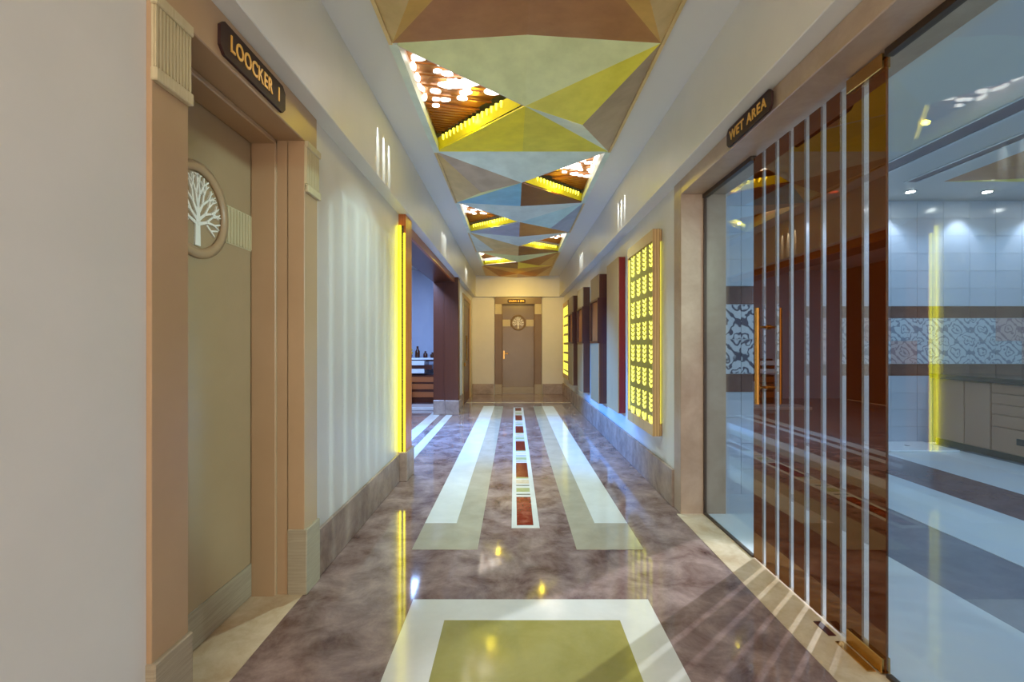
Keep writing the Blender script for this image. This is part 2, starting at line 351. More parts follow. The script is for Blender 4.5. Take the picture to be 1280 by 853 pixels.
def tree_door(name, loc, rz, wd, pw, depth, base_h, zt, tm, lab):
    """local: x along the wall, -y out of the wall, z up; origin mid-opening on the floor at the pilaster face"""
    t = tag(empty(name, loc, rz), lab, kind='structure')
    h = wd / 2
    for s in (-1, 1):
        a, b = sorted((s * h, s * (h + pw)))
        ai, bi = (a - 0.006, b) if s < 0 else (a, b + 0.006)
        p = box('pilaster', tm, (a, b, 0, 0.09, 0, 2.36), t, 0.002)
        box('base_block', 'pewter', (a - 0.005, b + 0.005, -0.014, 0.088, 0, base_h), p, 0.004)
        fl = [(a, b, -0.006, 0.001, 2.11, 2.34)]
        n = 11
        for k in range(n):
            x0 = a + (b - a) * (k + 0.2) / n; x1 = a + (b - a) * (k + 0.8) / n
            fl.append((x0, x1, -0.012, 0.0, 2.14, 2.325))
        c = boxes('capital', 'champ', fl, p)
        boxes('capital_fillet', 'champ', [(ai, bi, -0.02, 0.001, 2.095, 2.135), (ai, bi, -0.02, 0.001, 2.325, 2.36)], p, 0.003)
    box('lintel', tm, (-h - pw, h + pw, 0.002, depth + 0.05, 2.36, zt), t, 0.004)
    for s in (-1, 1):
        a, b = sorted((s * h, s * (h + 0.06)))
        box('jamb', tm, (a, b, 0.085, depth + 0.02, 0, 2.36), t)
        a, b = sorted((s * (h - 0.022), s * h))
        box('door_stop', tm, (a, b, depth * 0.52, depth - 0.002, 0, 2.36), t, 0.004)
    box('head_stop', tm, (-h + 0.0, h, depth * 0.52, depth - 0.002, 2.335, 2.36), t, 0.004)
    lf = box('door_leaf', tm + '_leaf', (-h + 0.003, h - 0.003, depth, depth + 0.045, 0.006, 2.352), t, 0.002)
    e = finish('emblem_ring', ring_bm(0.163, 0.205, depth - 0.014, depth + 0.002), tm, lf, smooth=True); e.location = (0, 0, 1.875)
    tr = finish('tree_emblem', tree_bm(), 'white_relief', lf); tr.location = (0, depth - 0.001, 1.875); tr['label'] = 'white leafless tree relief'
    for s in (-1, 1):
        a, b = sorted((s * 0.208, s * (h - 0.004)))
        boxes('fluted_band', 'champ', [(a, b, depth - 0.003, depth + 0.001, 1.78, 1.96)] + [(a + (b - a) * (k + 0.15) / 9, a + (b - a) * (k + 0.85) / 9, depth - 0.007, depth - 0.002, 1.785, 1.955) for k in range(9)], lf)
    box('kick_plate', 'pewter', (-h + 0.004, h - 0.004, depth - 0.005, depth + 0.001, 0.008, 0.175), lf, 0.001)
    hd = box('lever_plate', 'brass', (-h + 0.035, -h + 0.075, depth - 0.008, depth + 0.001, 0.92, 1.14), lf, 0.003)
    bm = bmesh.new(); bm_tube(bm, (-h + 0.055, depth, 1.07), (-h + 0.055, depth - 0.05, 1.07), 0.01); bm_tube(bm, (-h + 0.05, depth - 0.05, 1.07), (-h + 0.18, depth - 0.05, 1.065), 0.009)
    finish('lever', bm, 'brass', lf)
    return t
tree_door('door_1', (-1.09, 2.014, 0), PI / 2, 0.872, 0.16, 0.268, 0.34, ZB, 'taupe', 'taupe door with white tree emblem under the locker sign, in deep pilastered frame')
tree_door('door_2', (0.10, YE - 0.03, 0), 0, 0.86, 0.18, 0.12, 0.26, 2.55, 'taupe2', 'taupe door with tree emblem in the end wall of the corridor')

def sign(name, s, loc, rot, L_, H_, tw, lab, ts):
    t = tag(empty(name, loc), lab, 'sign'); t.rotation_euler = rot
    bm = bmesh.new()
    c = 0.2 * H_; q = [(-L_ / 2, -H_ / 2 + c), (-L_ / 2 + c, -H_ / 2), (L_ / 2 - c, -H_ / 2), (L_ / 2, -H_ / 2 + c), (L_ / 2, H_ / 2 - c), (L_ / 2 - c, H_ / 2), (-L_ / 2 + c, H_ / 2), (-L_ / 2, H_ / 2 - c)]
    bm_prism(bm, [(a, b, 0.0) for a, b in q], (0, 0, 0.012))
    finish('sign_plate', bm, 'sign', t)
    text('letter', s, ts, 'gold', t, (0, 0.0, 0.0135), tw)
    return t
sign('locker_sign', 'LOOCKER  I', (-1.091, 1.98, 2.443), (PI / 2, 0, PI / 2), 0.49, 0.125, 0.37, 'dark maroon plate with gold letters reading LOOCKER on the door lintel', 0.088)
sign('wet_area_sign', 'WET AREA', (1.262, 2.54, 2.505), (PI / 2, 0, -PI / 2), 0.48, 0.105, 0.40, 'dark maroon plate with gold letters reading WET AREA on the stone lintel', 0.075)
sign('spa_sign', 'SAUNA & SPA', (0.055, YE - 0.042, 2.435), (PI / 2, 0, 0), 0.47, 0.10, 0.40, 'small maroon plate with pale letters over the far door in the end wall', 0.07)

# ------------------------------------------------------------------ stone portal, glazing and striped glass door of the wet area
YA, YB = 0.60, 3.617
portal = tag(empty('trim_4'), 'beige stone portal framing the wet area glazing', kind='structure')
ZL = 2.452
XP = 1.275
box('jamb', 'stone', (XP, XG + 0.17, YB, YB + 0.155, 0, ZB + 0.02), portal, 0.004)
box('jamb', 'stone', (XP, XG + 0.17, YA - 0.155, YA, 0, ZB + 0.02), portal, 0.004)
box('lintel', 'stone', (XP, XG + 0.17, YA, YB, ZL, ZB + 0.02), portal, 0.004)
box('threshold_strip', 'marble_beige', (1.245, XG + 0.03, YA, YB, -0.03, 0.003), portal)
for (a, b), nm, lb in (((2.875, YB), 'window_1', 'narrow fixed clear glass pane between stone jamb and striped brown door'), ((YA, 1.838), 'window_2', 'wide fixed clear glass pane beside the hinge side of the striped brown door')):
    t = tag(empty(nm), lb, kind='structure')
    box('pane', 'glass', (XG, XG + 0.010, a, b, 0.012, ZL - 0.004), t)
    boxes('channel', 'chan', [(XG - 0.012, XG + 0.022, a, b, ZL - 0.03, ZL - 0.001), (XG - 0.006, XG + 0.016, a, b, 0.002, 0.016)], t)
    s_ = (YB - 0.014, YB) if nm == 'window_1' else (YA, YA + 0.014)
    box('edge_channel', 'chan', (XG - 0.006, XG + 0.016, s_[0], s_[1], 0.016, ZL - 0.03), t)
d3 = tag(empty('door_3'), 'brown tinted glass door with vertical clear stripes under the wet area sign', kind='structure')
DY0, DY1, DZ0, DZ1 = 1.846, 2.867, 0.012, 2.43
strips = [1.955, 2.087, 2.219, 2.346, 2.476, 2.610, 2.748]
ed = [DY0]
for c in strips: ed += [c - 0.02, c + 0.02]
ed.append(DY1)
for k in range(len(ed) - 1):
    if k % 2 == 0: box('brown_panel', 'brown_glass', (XG, XG + 0.010, ed[k], ed[k + 1], DZ0, DZ1), d3)
    else: box('clear_stripe', 'clear_strip', (XG, XG + 0.010, ed[k], ed[k + 1], DZ0, DZ1), d3)
hb = tube('pull_handle', 'brass', (1.39, 2.70, 0.96), (1.39, 2.70, 1.51), 0.014, d3, 16)
for z in (1.055, 1.40):
    bm = bmesh.new(); bm_tube(bm, (1.39, 2.70, z), (XG + 0.03, 2.70, z), 0.007); bm_tube(bm, (XG - 0.012, 2.70, z), (XG + 0.02, 2.70, z), 0.014)
    finish('standoff', bm, 'brass', hb)
box('patch_fitting', 'brass', (XG - 0.014, XG + 0.024, DY0 + 0.005, 2.05, 0.006, 0.068), d3, 0.003)
box('patch_fitting', 'brass', (XG - 0.014, XG + 0.024, DY0 + 0.005, 2.05, 2.385, 2.446), d3, 0.003)
fp = box('floor_pivot_plate', 'brass', (XG - 0.055, XG - 0.018, 1.87, 2.06, 0.0, 0.007), None, 0.002)
tag(fp, 'brass floor spring cover plate set in the beige threshold below the glass door', 'pivot plate')
fk = box('door_lock_keep', 'maroon', (XG - 0.055, XG - 0.02, 2.10, 2.21, 0.0, 0.006), None, 0.002)
tag(fk, 'dark metal floor plate with bright screw in the beige threshold', 'floor plate')

# ------------------------------------------------------------------ folded ceiling panels
def cz(Y):  # how far the middle of each cross fold hangs under the panel corners
    t = {0: 0.0, 1: -0.05, 2: 0.0, 3: 0.045, 4: 0.07, 5: 0.075, 6: 0.07, 7: 0.05, 8: 0.03}
    return t[round((Y - 1.215) / PITCH)]
ZS = ZC - 0.02
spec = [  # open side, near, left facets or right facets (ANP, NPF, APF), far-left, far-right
    (0, 'tan', ('goldtan', 'tan', 'goldtan'), 'bronze', 'bronze', 'bronze and gold tinted folded ceiling panel above the locker door'),
    (-1, 'sage', ('olive', 'taupe', 'pale'), 'gold', 'olive', 'pale sage folded ceiling panel with yellow LED light painted on its facets and a large lit opening'),
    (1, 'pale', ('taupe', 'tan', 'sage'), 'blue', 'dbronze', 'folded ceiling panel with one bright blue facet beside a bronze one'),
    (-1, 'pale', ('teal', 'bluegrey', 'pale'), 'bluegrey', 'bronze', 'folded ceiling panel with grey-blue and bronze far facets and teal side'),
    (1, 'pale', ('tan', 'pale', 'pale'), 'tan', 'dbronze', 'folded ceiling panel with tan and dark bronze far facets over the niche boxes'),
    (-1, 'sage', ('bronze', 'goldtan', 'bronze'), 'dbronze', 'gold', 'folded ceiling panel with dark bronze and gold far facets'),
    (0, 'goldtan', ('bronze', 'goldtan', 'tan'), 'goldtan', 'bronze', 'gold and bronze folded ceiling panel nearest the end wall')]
def facet(name, m, pts, parent):
    bm = bmesh.new(); a, b, c = [Vector(p) for p in pts]
    n = (b - a).cross(c - a).normalized()
    if n.z < 0: n = -n
    bm_prism(bm, [a, b, c], n * 0.012)
    return finish(name, bm, m, parent)
for k, (op, cn, cs, fl, fr, lb) in enumerate(spec):
    ya = 1.215 + k * PITCH; yb = ya + PITCH
    if k == 6: yb = min(yb, 12.13)
    t = tag(empty('folded_ceiling_panel', (SXC, (ya + yb) / 2, ZS)), lb, 'ceiling panel', 'folded panels along the ceiling')
    O = Vector((SXC, (ya + yb) / 2, ZS))
    P_ = lambda x, yy, d: Vector((x, yy, ZS - d)) - O
    NL, NR, FL, FR = P_(SX0, ya, 0), P_(SX1, ya, 0), P_(SX0, yb, 0), P_(SX1, yb, 0)
    NC, FC, A = P_(SXC, ya, cz(ya)), P_(SXC, ya + PITCH, cz(ya + PITCH)), P_(SXC, ya + 0.33 * PITCH, 0.11)
    FC.y = FL.y
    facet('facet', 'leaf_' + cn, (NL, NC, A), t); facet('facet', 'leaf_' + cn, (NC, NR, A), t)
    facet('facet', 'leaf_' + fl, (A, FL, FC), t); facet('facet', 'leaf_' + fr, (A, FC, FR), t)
    for s, Nn, Ff in ((-1, NL, FL), (1, NR, FR)):
        if s == op: continue
        Pk = P_(SXC + s * 0.43, ya + 0.47 * PITCH, 0.14)
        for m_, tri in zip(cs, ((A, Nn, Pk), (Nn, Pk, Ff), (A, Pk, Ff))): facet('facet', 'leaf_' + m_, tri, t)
    # edge lath along both long sides
    for s, x in ((-1, SX0), (1, SX1)):
        a, b = sorted((x - (s * 0.03 if op == s else 0) - O.x, x + s * 0.021 - O.x))
        box('edge_lath', 'leaf_tan' if op != s else 'leaf_pale', (a, b, ya - O.y, yb - O.y, -0.010, 0.06), t)
    if op:
        s = op; Nn, Ff = (NL, FL) if s < 0 else (NR, FR)
        up = Vector((0, 0, 0.15))
        a, b, c = Nn + up, A + up + Vector((0, 0, 0.02)), Ff + up
        # lit screen: bronze backing, cross slats, glowing pebbles
        facet('screen_backing', 'screen', (a + Vector((0, 0, .02)), b + Vector((0, 0, .02)), c + Vector((0, 0, .02))), t)
        def at(u, v):   # u: 0 at outer edge .. 1 at the inner corner A; v: 0 near .. 1 far along the outer edge
            e = a.lerp(c, v); return e.lerp(b, u)
        bm = bmesh.new(); ns = 34
        for q in range(ns):
            v = (q + 0.5) / ns
            p0 = a.lerp(c, v); p0 += Vector((-s * 0.01, 0, 0))
            vb = (b - a).dot(c - a) / (c - a).length_squared
            fr_ = v / vb if v < vb else (1 - v) / (1 - vb)
            if 0.22 < v < 0.66 and q % 3: continue
            ln = (b.x - p0.x) * fr_
            if abs(ln) < 0.03: continue
            zz = p0.z; zb = p0.z + (b.z - zz) * fr_
            bm_prism(bm, [(p0.x, p0.y, zz - 0.004), (p0.x + ln, p0.y, zb - 0.004), (p0.x + ln, p0.y + 0.016, zb - 0.004), (p0.x, p0.y + 0.016, zz - 0.004)], (0, 0, 0.012))
        tag(finish('screen_slats', bm, 'screen', t), kind='stuff')
        bm = bmesh.new(); rnd = random.Random(20 + k)
        def pebble(cp, rx, ry):
            n = 10; ang = rnd.uniform(-0.3, 0.3)
            ring = []
            for i_ in range(n):
                th = 2 * PI * i_ / n; x_, y_ = rx * math.cos(th), ry * math.sin(th)
                ring.append(cp + Vector((x_ * math.cos(ang) - y_ * math.sin(ang), x_ * math.sin(ang) + y_ * math.cos(ang), 0)))
            bm_prism(bm, [p + Vector((0, 0, -0.012)) for p in ring], (0, 0, 0.014))
        placed = []
        for _ in range(500):
            v = rnd.uniform(0.2, 0.70); u = rnd.uniform(0.03, 0.9)
            vb = 0.33; 
            r_ = rnd.choice((0.03, 0.04, 0.05, 0.06)) * (1.0 if _ < 250 else 0.6)
            cp = at(u, v)
            if any((cp - q_).length < (r_ + rr) * 0.95 for q_, rr in placed): continue
            if cp.y < ya - O.y + 0.22 or cp.y > yb - O.y - 0.3: continue
            placed.append((cp, r_)); pebble(cp, r_, r_ * 0.62)
            if len(placed) > 22: break
        for q in range(4): pebble(at(0.03, 0.3 + 0.09 * q), 0.018, 0.05)
        pebble(at(0.42, 0.45), 0.16, 0.05)
        tag(finish('glowing_pebbles', bm, 'pebble', t), kind='stuff')
        # liner walls of the opening
        bm = bmesh.new()
        for p0, p1 in ((Nn, A), (Nn, Ff)):
            q0, q1 = p0 + up * 1.25, p1 + up * 1.25
            d = (p1 - p0).normalized(); nrm = Vector((-d.y, d.x, 0)) * 0.006
            bm_prism(bm, [p0, p1, q1, q0], nrm)
        finish('opening_liner', bm, 'cav', t)
        # sloped LED ledge along A-F with rope beads
        i0 = A + Vector((0, -0.02, 0.012)); i1 = Ff + Vector((-s * 0.02, -0.02, 0.012))
        led_up = Vector((0, -0.06, 0.075))
        bm = bmesh.new(); bm_prism(bm, [i0, i1, i1 + led_up, i0 + led_up], (0, 0.008, 0.004)); finish('led_ledge', bm, 'leaf_gold', t)
        bm = bmesh.new()
        nb = 15
        for q in range(nb):
            f_ = 0.22 + 0.74 * q / nb
            p0 = i0.lerp(i1, f_) + led_up * 1.02
            bm_tube(bm, p0, p0 + Vector((0, 0.03, -0.03)), 0.012, 8, 0.009)
        tag(finish('led_rope', bm, 'rope', t), kind='stuff')
        # the lamp in the opening and the grazing lamps beside it
        cpt = at(0.33, 0.45) + O
        lamp('opening_light', 'AREA', (cpt.x, cpt.y, cpt.z - 0.03), 6.5, (0.60, 0.92, 1.0), (cpt.x - s * 0.3, cpt.y, 0), 0.05).data.spread = math.radians(95)
        lp = i0.lerp(i1, 0.55) + O
        lamp('opening_led_light', 'POINT', (lp.x, lp.y - 0.09, lp.z + 0.03), 0.8, (1.0, 0.78, 0.05), None, 0.02)
        xb = BL if s < 0 else BR
        for q, pw in ((-0.18, 0.7), (-0.02, 1.0), (0.13, 0.8)):
            yy = (ya + yb) / 2 + 0.1 + q
            lamp('beam_graze_light', 'SPOT', (xb - s * 0.06, yy, ZC - 0.012), 16 * pw, (0.88, 0.97, 1.0), (xb, yy + 0.005, 2.79), 0.003, spot=13.5, blend=0.25)

# ------------------------------------------------------------------ left portal (wooden) and its LED strip
pt = tag(empty('trim_5'), 'dark redwood portal with marble base blocks opening to the blue lit room', kind='structure')
PY0, PY1 = 4.76, 8.72
box('near_post', 'wood_orange', (-1.46, -1.035, 4.50, PY0, 0.27, ZB), pt, 0.003)
box('near_base_block', 'marble_base', (-1.47, -1.015, 4.47, PY0 + 0.02, 0, 0.28), pt, 0.006)
box('far_post', 'wood_dark', (-1.30, -1.035, PY1, 8.95, 0.26, ZB), pt, 0.003)
box('far_post_lining', 'wood_dark', (-1.50, -1.30, PY1 + 0.015, 8.95, 0.26, ZB), pt, 0.003)
box('far_base_block', 'marble_base', (-1.28, -1.02, PY1 - 0.02, 8.96, 0, 0.27), pt, 0.006)
box('far_base_block', 'marble_base', (-1.50, -1.28, PY1 - 0.0, 8.96, 0, 0.27), pt, 0.006)
box('header', 'wood_orange', (-1.14, -1.10, PY0, PY1, 2.45, ZB), pt, 0.002)
box('header_soffit', 'wood_dark', (-1.50, -1.14, PY0, PY1, 2.46, ZB), pt)
led = tag(empty('led_strip', (XL, 4.47, 0)), 'glowing yellow LED strip in the corner of the orange wooden post', 'light strip')
box('diffuser', 'led', (0.012, 0.030, 0.0, 0.028, 0.285, 2.43), led, 0.003)
box('diffuser', 'led', (0.052, 0.064, 0.006, 0.028, 0.285, 2.36), led, 0.002)
box('channel', 'chan', (0.03, 0.052, 0.012, 0.03, 0.285, 2.43), led)
# striped floor bands of the opening
tag(box('portal_threshold_band', 'marble_white', (-1.26, -1.14, PY0 + 0.02, PY1 - 0.02, -0.03, 0.002)), 'white marble band across the foot of the redwood portal', 'threshold')
# the second glass door on the left, far away
d4 = tag(empty('door_4'), 'dark maroon glazed door with brass pull beside the end wall', kind='structure')
boxes('frame', 'wood_tan', [(XL - 0.2, XL + 0.02, 9.98, 10.12, 0, 2.40), (XL - 0.2, XL + 0.02, 11.62, 11.76, 0, 2.40), (XL - 0.2, XL + 0.02, 10.12, 11.62, 2.30, 2.40)], d4, 0.003)
lf = box('door_leaf', 'maroon', (XL - 0.05, XL - 0.01, 10.12, 11.62, 0.01, 2.30), d4, 0.002)
boxes('stile', 'wood_dark', [(XL - 0.012, XL - 0.0, 10.12, 10.24, 0.01, 2.30), (XL - 0.012, XL - 0.0, 11.50, 11.62, 0.01, 2.30), (XL - 0.012, XL, 10.24, 11.50, 0.01, 0.2), (XL - 0.012, XL, 10.24, 11.50, 2.18, 2.30)], lf)
tube('pull_handle', 'brass', (XL + 0.05, 10.42, 0.95), (XL + 0.05, 10.42, 1.5), 0.014, lf)
box('lock', 'brass', (XL - 0.01, XL + 0.03, 10.38, 10.46, 0.82, 0.9), lf, 0.006)

# ------------------------------------------------------------------ room behind the redwood portal
tag(box('side_room_floor', 'marble_dark', (-5.0, -1.14, 3.2, 11.6, -0.08, -0.001)), 'dark marble floor of the side room', kind='structure')
tag(boxes('wall_side_room', 'room_wall', [(-5.0, -1.455, 11.4, 11.6, 0, 3.1), (-5.0, -1.455, 3.0, 3.2, 0, 3.1)]), 'pale blue-grey walls of the side room', kind='structure')
tag(box('wall_side_room_panelled', 'wood_dark', (-5.2, -5.0, 3.0, 11.6, 0, 3.1)), 'dark wood panelled long wall of the side room', kind='structure')
tag(box('ceiling_side_room', 'ceil', (-5.2, -1.455, 3.0, 11.6, 3.1, 3.2)), 'white ceiling of the side room', kind='structure')
tag(box('side_room_floor_band', 'marble_white', (-1.56, -1.38, 3.3, 9.3, -0.03, 0.001)), 'bluish white marble floor band just inside the redwood portal', 'floor band')
tag(box('side_room_platform', 'marble_white', (-3.0, -1.60, 9.35, 9.85, 0, 0.06), bevel=0.005), 'low white marble step in front of the wooden counter', 'step')
ct = tag(empty('wooden_counter', (-2.2, 10.55, 0)), 'brown wooden counter with two white slabs in the side room', 'counter')
box('body', 'wood_dark', (-0.7, 0.42, 0, 0.5, 0, 0.62), ct, 0.004)
for z in (0.12, 0.3, 0.46): box('plank', 'wood_orange', (-0.7, 0.42, -0.018, 0.0, z, z + 0.12), ct, 0.004)
box('white_slab', 'porcelain', (-0.75, 0.20, -0.08, 0.5, 0.66, 0.76), ct, 0.006)
box('middle_board', 'wood_dark', (-0.7, 0.36, -0.02, 0.5, 0.74, 0.84), ct)
box('white_slab', 'porcelain', (-0.75, 0.20, -0.08, 0.5, 0.84, 0.94), ct, 0.006)
box('worktop', 'porcelain', (-0.14, 0.42, 0.05, 0.5, 0.96, 1.0), ct, 0.004)
box('back_board', 'wood_dark', (-0.72, 0.40, 0.1, 0.5, 0.92, 0.98), ct)
tag(box('white_bin', 'porcelain', (-2.38, -2.24, 10.15, 10.33, 0.0, 0.50), bevel=0.02), 'slim white bin standing before the wooden counter', 'bin')
for x, h_, r_, m_, lb in ((-2.22, 0.26, 0.055, 'bottle_brown', 'tall amber bottle on the side room counter'), (-1.88, 0.12, 0.05, 'bottle_brown', 'short dark jar on the white worktop'), (-2.04, 0.15, 0.05, 'wood_dark', 'small dark wooden pot beside the tall amber bottle')):
    bm = bmesh.new(); bm_lathe(bm, [(r_ * 0.9, 0), (r_, 0.01), (r_, h_ * 0.55), (r_ * 0.45, h_ * 0.75), (r_ * 0.42, h_ * 0.95), (r_ * 0.5, h_)], (x, 10.82, 1.002), 16)
    tag(finish('bottle', bm, m_, smooth=True), lb, 'bottle', 'vessels on the side room counter')
bm = bmesh.new(); rnd = random.Random(5)
for _ in range(22):
    c = Vector((-2.44 + rnd.uniform(-.09, .09), 10.84 + rnd.uniform(-.06, .06), 1.11 + rnd.uniform(-.04, .08)))
    m4 = Matrix.Translation(c) @ Matrix.Scale(rnd.uniform(0.02, 0.035), 4)
    bmesh.ops.create_icosphere(bm, subdivisions=1, radius=1, matrix=m4)
vase = tag(empty('flower_bowl', (0, 0, 0)), 'bowl of yellow flowers on the side room counter', 'flowers')
finish('blossom', bm, 'yellow_flower', vase); 
bm = bmesh.new(); bm_lathe(bm, [(0.05, 0), (0.09, 0.03), (0.10, 0.07), (0.09, 0.075)], (-2.44, 10.84, 0.985), 18); finish('bowl', bm, 'bottle_brown', vase)

# ------------------------------------------------------------------ display panels on the right wall
def light_panel(name, y0, y1, lab):
    t = tag(empty(name, (XR, y0, 0)), lab, 'light panel', 'carved glowing panels on the right wall')
    Lh = y1 - y0; z0, z1 = 0.50, 2.31; dx = -0.085
    boxes('frame', 'wood_tan', [(dx, -0.02, 0, 0.02, z0, z1), (dx, 0, Lh - 0.02, Lh, z0, z1), (dx, 0, 0.02, Lh - 0.02, z0, z0 + 0.10), (dx, 0, 0.02, Lh - 0.02, z1 - 0.10, z1)], t, 0.002)
    box('backlit_face', 'panel_face', (dx + 0.014, -0.02, 0.02, Lh - 0.02, z0 + 0.1, z1 - 0.1), t)
    bm = bmesh.new()
    cols = [0.10, 0.335, 0.565, 0.80]
    def leaf(yc, zc, s):
        pts = []
        ln, wd, a = 0.062, 0.012, math.radians(36)
        for i in range(8):
            th = 2 * PI * i / 8; u, v = ln / 2 * math.cos(th), wd / 2 * math.sin(th) * (1.2 if abs(math.cos(th)) < 0.8 else 0.8)
            u += ln / 2 + 0.006
            pts.append((dx + 0.008, yc * Lh + s * (u * math.cos(a) - v * math.sin(a)), zc + u * math.sin(a) + v * math.cos(a)))
        bm_prism(bm, pts, (0.008, 0, 0))
    for c in cols:
        for g in range(7):
            n = 5 if g == 6 else 4
            for q in range(n):
                zc = z0 + 0.20 + g * 0.215 + q * 0.042
                leaf(c, zc, -1); leaf(c, zc, 1)
    tag(finish('glowing_leaves', bm, 'leaf_led', t), kind='stuff')
    for c in cols:
        bm = bmesh.new(); pts = []
        for i in range(9):
            th = PI + PI * i / 8; pts.append((c * Lh + 0.045 * math.cos(th), z0 + 0.165 + 0.06 * math.sin(th)))
        for p, q in zip(pts, pts[1:]): bm_tube(bm, (dx + 0.012, p[0], p[1]), (dx + 0.012, q[0], q[1]), 0.011, 6)
        finish('glowing_cup', bm, 'leaf_led', t)
    for q in (0.022, Lh - 0.032): box('edge_glow_strip', 'leaf_led', (dx + 0.010, dx + 0.014, q, q + 0.01, z0 + 0.12, z1 - 0.12), t)
    box('rear_led', 'leaf_led', (-0.016, -0.004, 0.06, 0.07, z0 + 0.1, z1 - 0.1), t)
    return t
light_panel('light_panel', 4.11, 5.03, 'yellow glowing carved leaf panel next to the stone portal')
light_panel('light_panel', 10.62, 11.75, 'yellow glowing carved leaf panel next to the end wall')
rp = tag(empty('display_board', (XR - 0.003, 5.48, 0)), 'tall pale wooden board with bright red edge beside the glowing panel', 'wall board')
box('front_board', 'wood_pale', (-0.085, -0.07, 0, 0.66, 0.50, 2.32), rp, 0.002)
box('red_side', 'red_lacquer', (-0.07, 0, 0.0, 0.03, 0.50, 2.32), rp, 0.002)
box('red_side', 'red_lacquer', (-0.07, 0, 0.63, 0.66, 0.50, 2.32), rp, 0.002)
for y, lb in ((6.54, 'pale board with dark niche box, next to the red-edged board'), (8.04, 'pale board with dark niche box, middle one of three'), (9.42, 'pale board with dark niche box, next to the far glowing panel')):
    t = tag(empty('niche_board', (XR - 0.003, y, 0)), lb, 'niche shelf', 'niche boards on the right wall')
    for z0, z1 in ((0.48, 1.32), (1.95, 2.28)):
        box('front_board', 'wood_pale', (-0.125, -0.11, 0, 0.66, z0, z1), t, 0.002)
        box('brown_side', 'wood_dark', (-0.11, 0, 0.0, 0.025, z0, z1), t, 0.002)
        box('brown_side', 'wood_dark', (-0.11, 0, 0.635, 0.66, z0, z1), t, 0.002)
    nb = boxes('niche_box', 'maroon', [(-0.135, 0, -0.012, 0.03, 1.32, 1.95), (-0.135, 0, 0.642, 0.672, 1.32, 1.95), (-0.135, 0, 0.03, 0.642, 1.32, 1.35), (-0.135, 0, 0.03, 0.642, 1.92, 1.95)], t)
    box('niche_back', 'wood_orange', (-0.10, -0.08, 0.03, 0.642, 1.35, 1.92), nb)

# ------------------------------------------------------------------ the wet area behind the glass
YW = 6.24; ZW = 3.2
wf = tag(box('wet_room_floor', 'wet_grey', (XG + 0.03, 8.2, -1.2, YW, -0.08, -0.001)), 'floor of the wet area in broad pale, grey and mauve bands', kind='structure')
for a, b, m_ in ((XG + 0.03, 2.29, 'wet_white'), (2.97, 3.75, 'wet_white'), (3.75, 4.40, 'wet_mauve'), (4.40, 5.45, 'wet_white')):
    box('floor_band', m_, (a, b, -1.2, YW, -0.02, 0.002), wf)
tag(boxes('wall_wet_room', 'grout', [(XG + 0.03, 8.2, YW, YW + 0.15, 0, ZW), (8.2, 8.35, -1.2, YW, 0, ZW), (XG + 0.03, 8.35, -1.35, -1.2, 0, ZW)]), 'tiled walls of the wet area', kind='structure')
wallt = bpy.data.objects['wall_wet_room']
pier = tag(box('wall_wet_pier', 'grout', (1.50, 2.5, 4.1, 4.25, 0, ZW)), 'tiled pier seen through the narrow glass pane', kind='structure')
tag(boxes('ceiling_wet_room', 'ceil', [(XG + 0.03, 8.35, -1.35, YW + 0.15, ZW, ZW + 0.1), (XG + 0.17, XG + 0.3, -1.35, YW, ZB - 0.03, ZW)]), 'white ceiling of the wet area', kind='structure')
rows = [(k * 0.222, (k + 1) * 0.222, 'tile_blue') for k in range(4)] + [(0.888, 1.046, 'tile_brown'), (1.046, 1.347, 'p'), (1.347, 1.649, 'p'), (1.649, 1.808, 'tile_brown')] + [(1.808 + k * 0.232, 1.808 + (k + 1) * 0.232, 'tile_blue') for k in range(6)]
TM = {}
def tile_mesh(w_, h_, m_):
    key = (round(w_, 3), round(h_, 3), m_)
    if key not in TM:
        bm = bmesh.new(); bm_box(bm, -w_ / 2 + 0.002, w_ / 2 - 0.002, -0.008, 0.0, -h_ / 2 + 0.002, h_ / 2 - 0.002)
        me = bpy.data.meshes.new('tile'); bmesh.ops.recalc_face_normals(bm, faces=bm.faces); bm.to_mesh(me); bm.free()
        me.materials.append(PT[int(m_[1])] if m_[0] == 'p' and m_[1:].isdigit() else M[m_]); TM[key] = me
    return TM[key]
rt = random.Random(11)
def tile_wall(parent, x0, n, yw):
    for c in range(n):
        for z0, z1, m_ in rows:
            wt = 0.346
            mm = m_
            if m_ == 'p': mm = 'p%d' % rt.choice((0, 0, 1, 1)) if parent is wallt else 'p2'
            o = link('tile', tile_mesh(wt, min(z1, ZW) - z0, mm), parent); o.location = (x0 + (c + 0.5) * wt, yw, (z0 + min(z1, ZW)) / 2)
tile_wall(wallt, 2.55, 15, YW)
tile_wall(pier, 1.62, 2, 4.1)
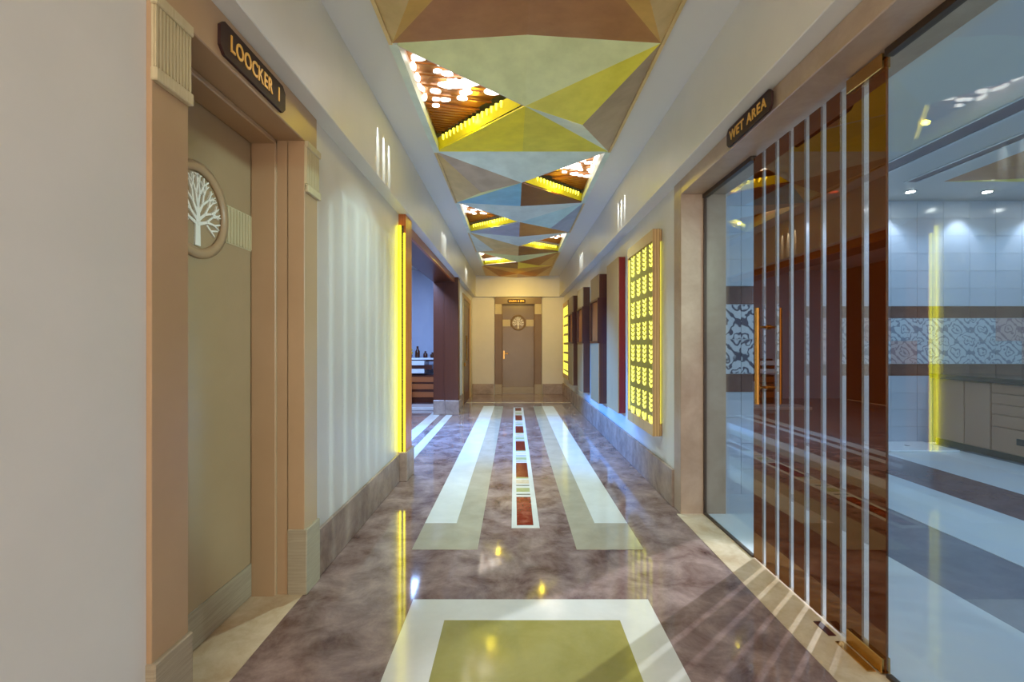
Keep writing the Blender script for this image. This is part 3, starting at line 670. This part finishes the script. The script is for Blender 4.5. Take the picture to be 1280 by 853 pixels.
# vanity cabinet
vc = tag(empty('vanity_cabinet', (5.5, 5.0, 0)), 'pale wooden vanity cabinet with dark top against the tiled wall', 'cabinet')
box('body', 'cab', (0.02, 0.75, -1.6, 1.22, 0.08, 0.86), vc, 0.003)
box('plinth', 'slot', (0.06, 0.75, -1.6, 1.22, 0, 0.08), vc)
box('worktop', 'counter', (-0.03, 0.75, -1.62, 1.22, 0.86, 0.92), vc, 0.006)
for a, b in ((0.78, 1.20), (0.46, 0.77)): box('side_panel', 'cab', (0.0, 0.025, a, b, 0.09, 0.85), vc, 0.003)
for a, b in ((-0.35, 0.44), (-1.17, -0.37)):
    for z0, z1 in ((0.09, 0.36), (0.37, 0.50), (0.51, 0.62), (0.63, 0.74), (0.75, 0.85)):
        d_ = box('drawer', 'cab', (0.0, 0.025, a, b, z0, z1), vc, 0.004)
        if z0 < 0.1: box('handle', 'slot', (-0.012, 0.004, (a + b) / 2 - 0.12, (a + b) / 2 + 0.12, 0.20, 0.27), d_, 0.005)
bm = bmesh.new(); bm_lathe(bm, [(0.14, 0), (0.2, 0.02), (0.21, 0.05), (0.19, 0.05), (0.13, 0.015)], (5.85, 5.1, 0.92), 28)
tag(finish('wash_basin', bm, 'porcelain', smooth=True), 'white round basin on the dark vanity top', 'basin')
tray = tag(empty('shower_tray', (4.95, 5.95, 0)), 'flat white square shower tray on the wet area floor', 'shower tray')
box('slab', 'porcelain', (-0.42, 0.42, -0.27, 0.27, 0, 0.025), tray, 0.006)
tube('drain', 'steel', (0.0, 0, 0.024), (0.0, 0, 0.028), 0.03, tray)
for x, lb in ((3.95, 'small round ceiling downlight between the two linear air diffusers'), (4.9, 'small round ceiling downlight over the shower tray'), (5.85, 'small round ceiling downlight over the vanity cabinet'), (6.8, 'small round ceiling downlight beyond the vanity cabinet')):
    d_ = tag(empty('downlight', (x, 5.84, ZW)), lb, 'downlight', 'downlights along the tiled wall')
    bm = bmesh.new(); bm_lathe(bm, [(0.062, -0.002), (0.064, -0.008), (0.048, -0.012), (0.046, -0.002)], (0, 0, 0), 24); finish('trim_ring', bm, 'steel', d_, smooth=True)
    tube('lens', 'down', (0, 0, -0.014), (0, 0, -0.004), 0.046, d_, 20)
    lamp('downlight_light', 'SPOT', (x, 5.84, ZW - 0.03), 7, (0.44, 0.68, 1.0), (x - 0.0, 5.84, 0), 0.03, spot=120, blend=0.5)
    lamp('wall_wash_light', 'SPOT', (x, 6.02, ZW - 0.03), 6, (0.84, 0.86, 1.0), (x, 6.3, 1.9), 0.03, spot=62, blend=0.35)
for x, w_, lb in ((4.0, 0.20, 'wide linear air diffuser in the wet area ceiling'), (4.62, 0.12, 'narrow linear air diffuser in the wet area ceiling')):
    t = tag(empty('linear_diffuser', (x, 4.2, ZW)), lb, 'diffuser')
    boxes('frame', 'porcelain', [(-w_ / 2 - 0.02, -w_ / 2, -1.3, 1.3, -0.012, 0), (w_ / 2, w_ / 2 + 0.02, -1.3, 1.3, -0.012, 0)], t)
    box('slot_plate', 'diff', (-w_ / 2, w_ / 2, -1.3, 1.3, -0.006, -0.001), t)
t = tag(empty('wet_ceiling_ornament', (5.9, 5.0, ZW)), 'faceted bronze ceiling ornament in the wet area', 'ceiling ornament')
for m_, tri in (('leaf_bronze', ((-0.9, -0.6, 0), (-0.9, 0.5, 0), (0, 0.0, -0.12))), ('leaf_gold', ((-0.9, 0.5, 0), (0.9, 0.5, 0), (0, 0, -0.12))), ('leaf_taupe', ((0.9, 0.5, 0), (0.9, -0.6, 0), (0, 0, -0.12))), ('leaf_bronze', ((0.9, -0.6, 0), (-0.9, -0.6, 0), (0, 0, -0.12)))):
    facet('facet', m_, tri, t)

# ------------------------------------------------------------------ room lamps and an added fill
lamp('wet_room_fill_light', 'POINT', (5.6, 0.6, 2.0), 45, (0.50, 0.72, 1.0), None, 0.12)  # fill added out of view to brighten the wet area ceiling and walls
lamp('wet_room_ceiling_light', 'AREA', (4.4, 2.6, ZW - 0.06), 20, (0.34, 0.62, 1.0), (4.4, 2.6, 0), 2.2)
lamp('wet_room_spot', 'SPOT', (4.64, 0.85, 2.66), 280, (0.72, 1.0, 0.94), (-1.1, 3.55, 1.3), 0.03, spot=34, blend=0.3)
lamp('wet_room_floor_spot', 'SPOT', (4.9, 5.84, 3.1), 900, (0.9, 0.92, 1.0), (0.78, 2.3, 0.0), 0.03, spot=12.5, blend=0.4)
lamp('end_lobby_light', 'SPOT', (0.085, 10.3, 2.86), 55, (1.0, 0.66, 0.12), (0.085, 12.0, 1.5), 0.03, spot=115, blend=0.8)
lamp('side_room_light', 'AREA', (-1.95, 7.0, 3.05), 125, (0.30, 0.50, 1.0), None, 0.5, 3.4)
lamp('side_room_spill', 'SPOT', (-4.0, 6.9, 2.9), 1500, (0.04, 0.26, 1.0), (0.5, 6.7, 0.0), 0.10, spot=46, blend=0.7)
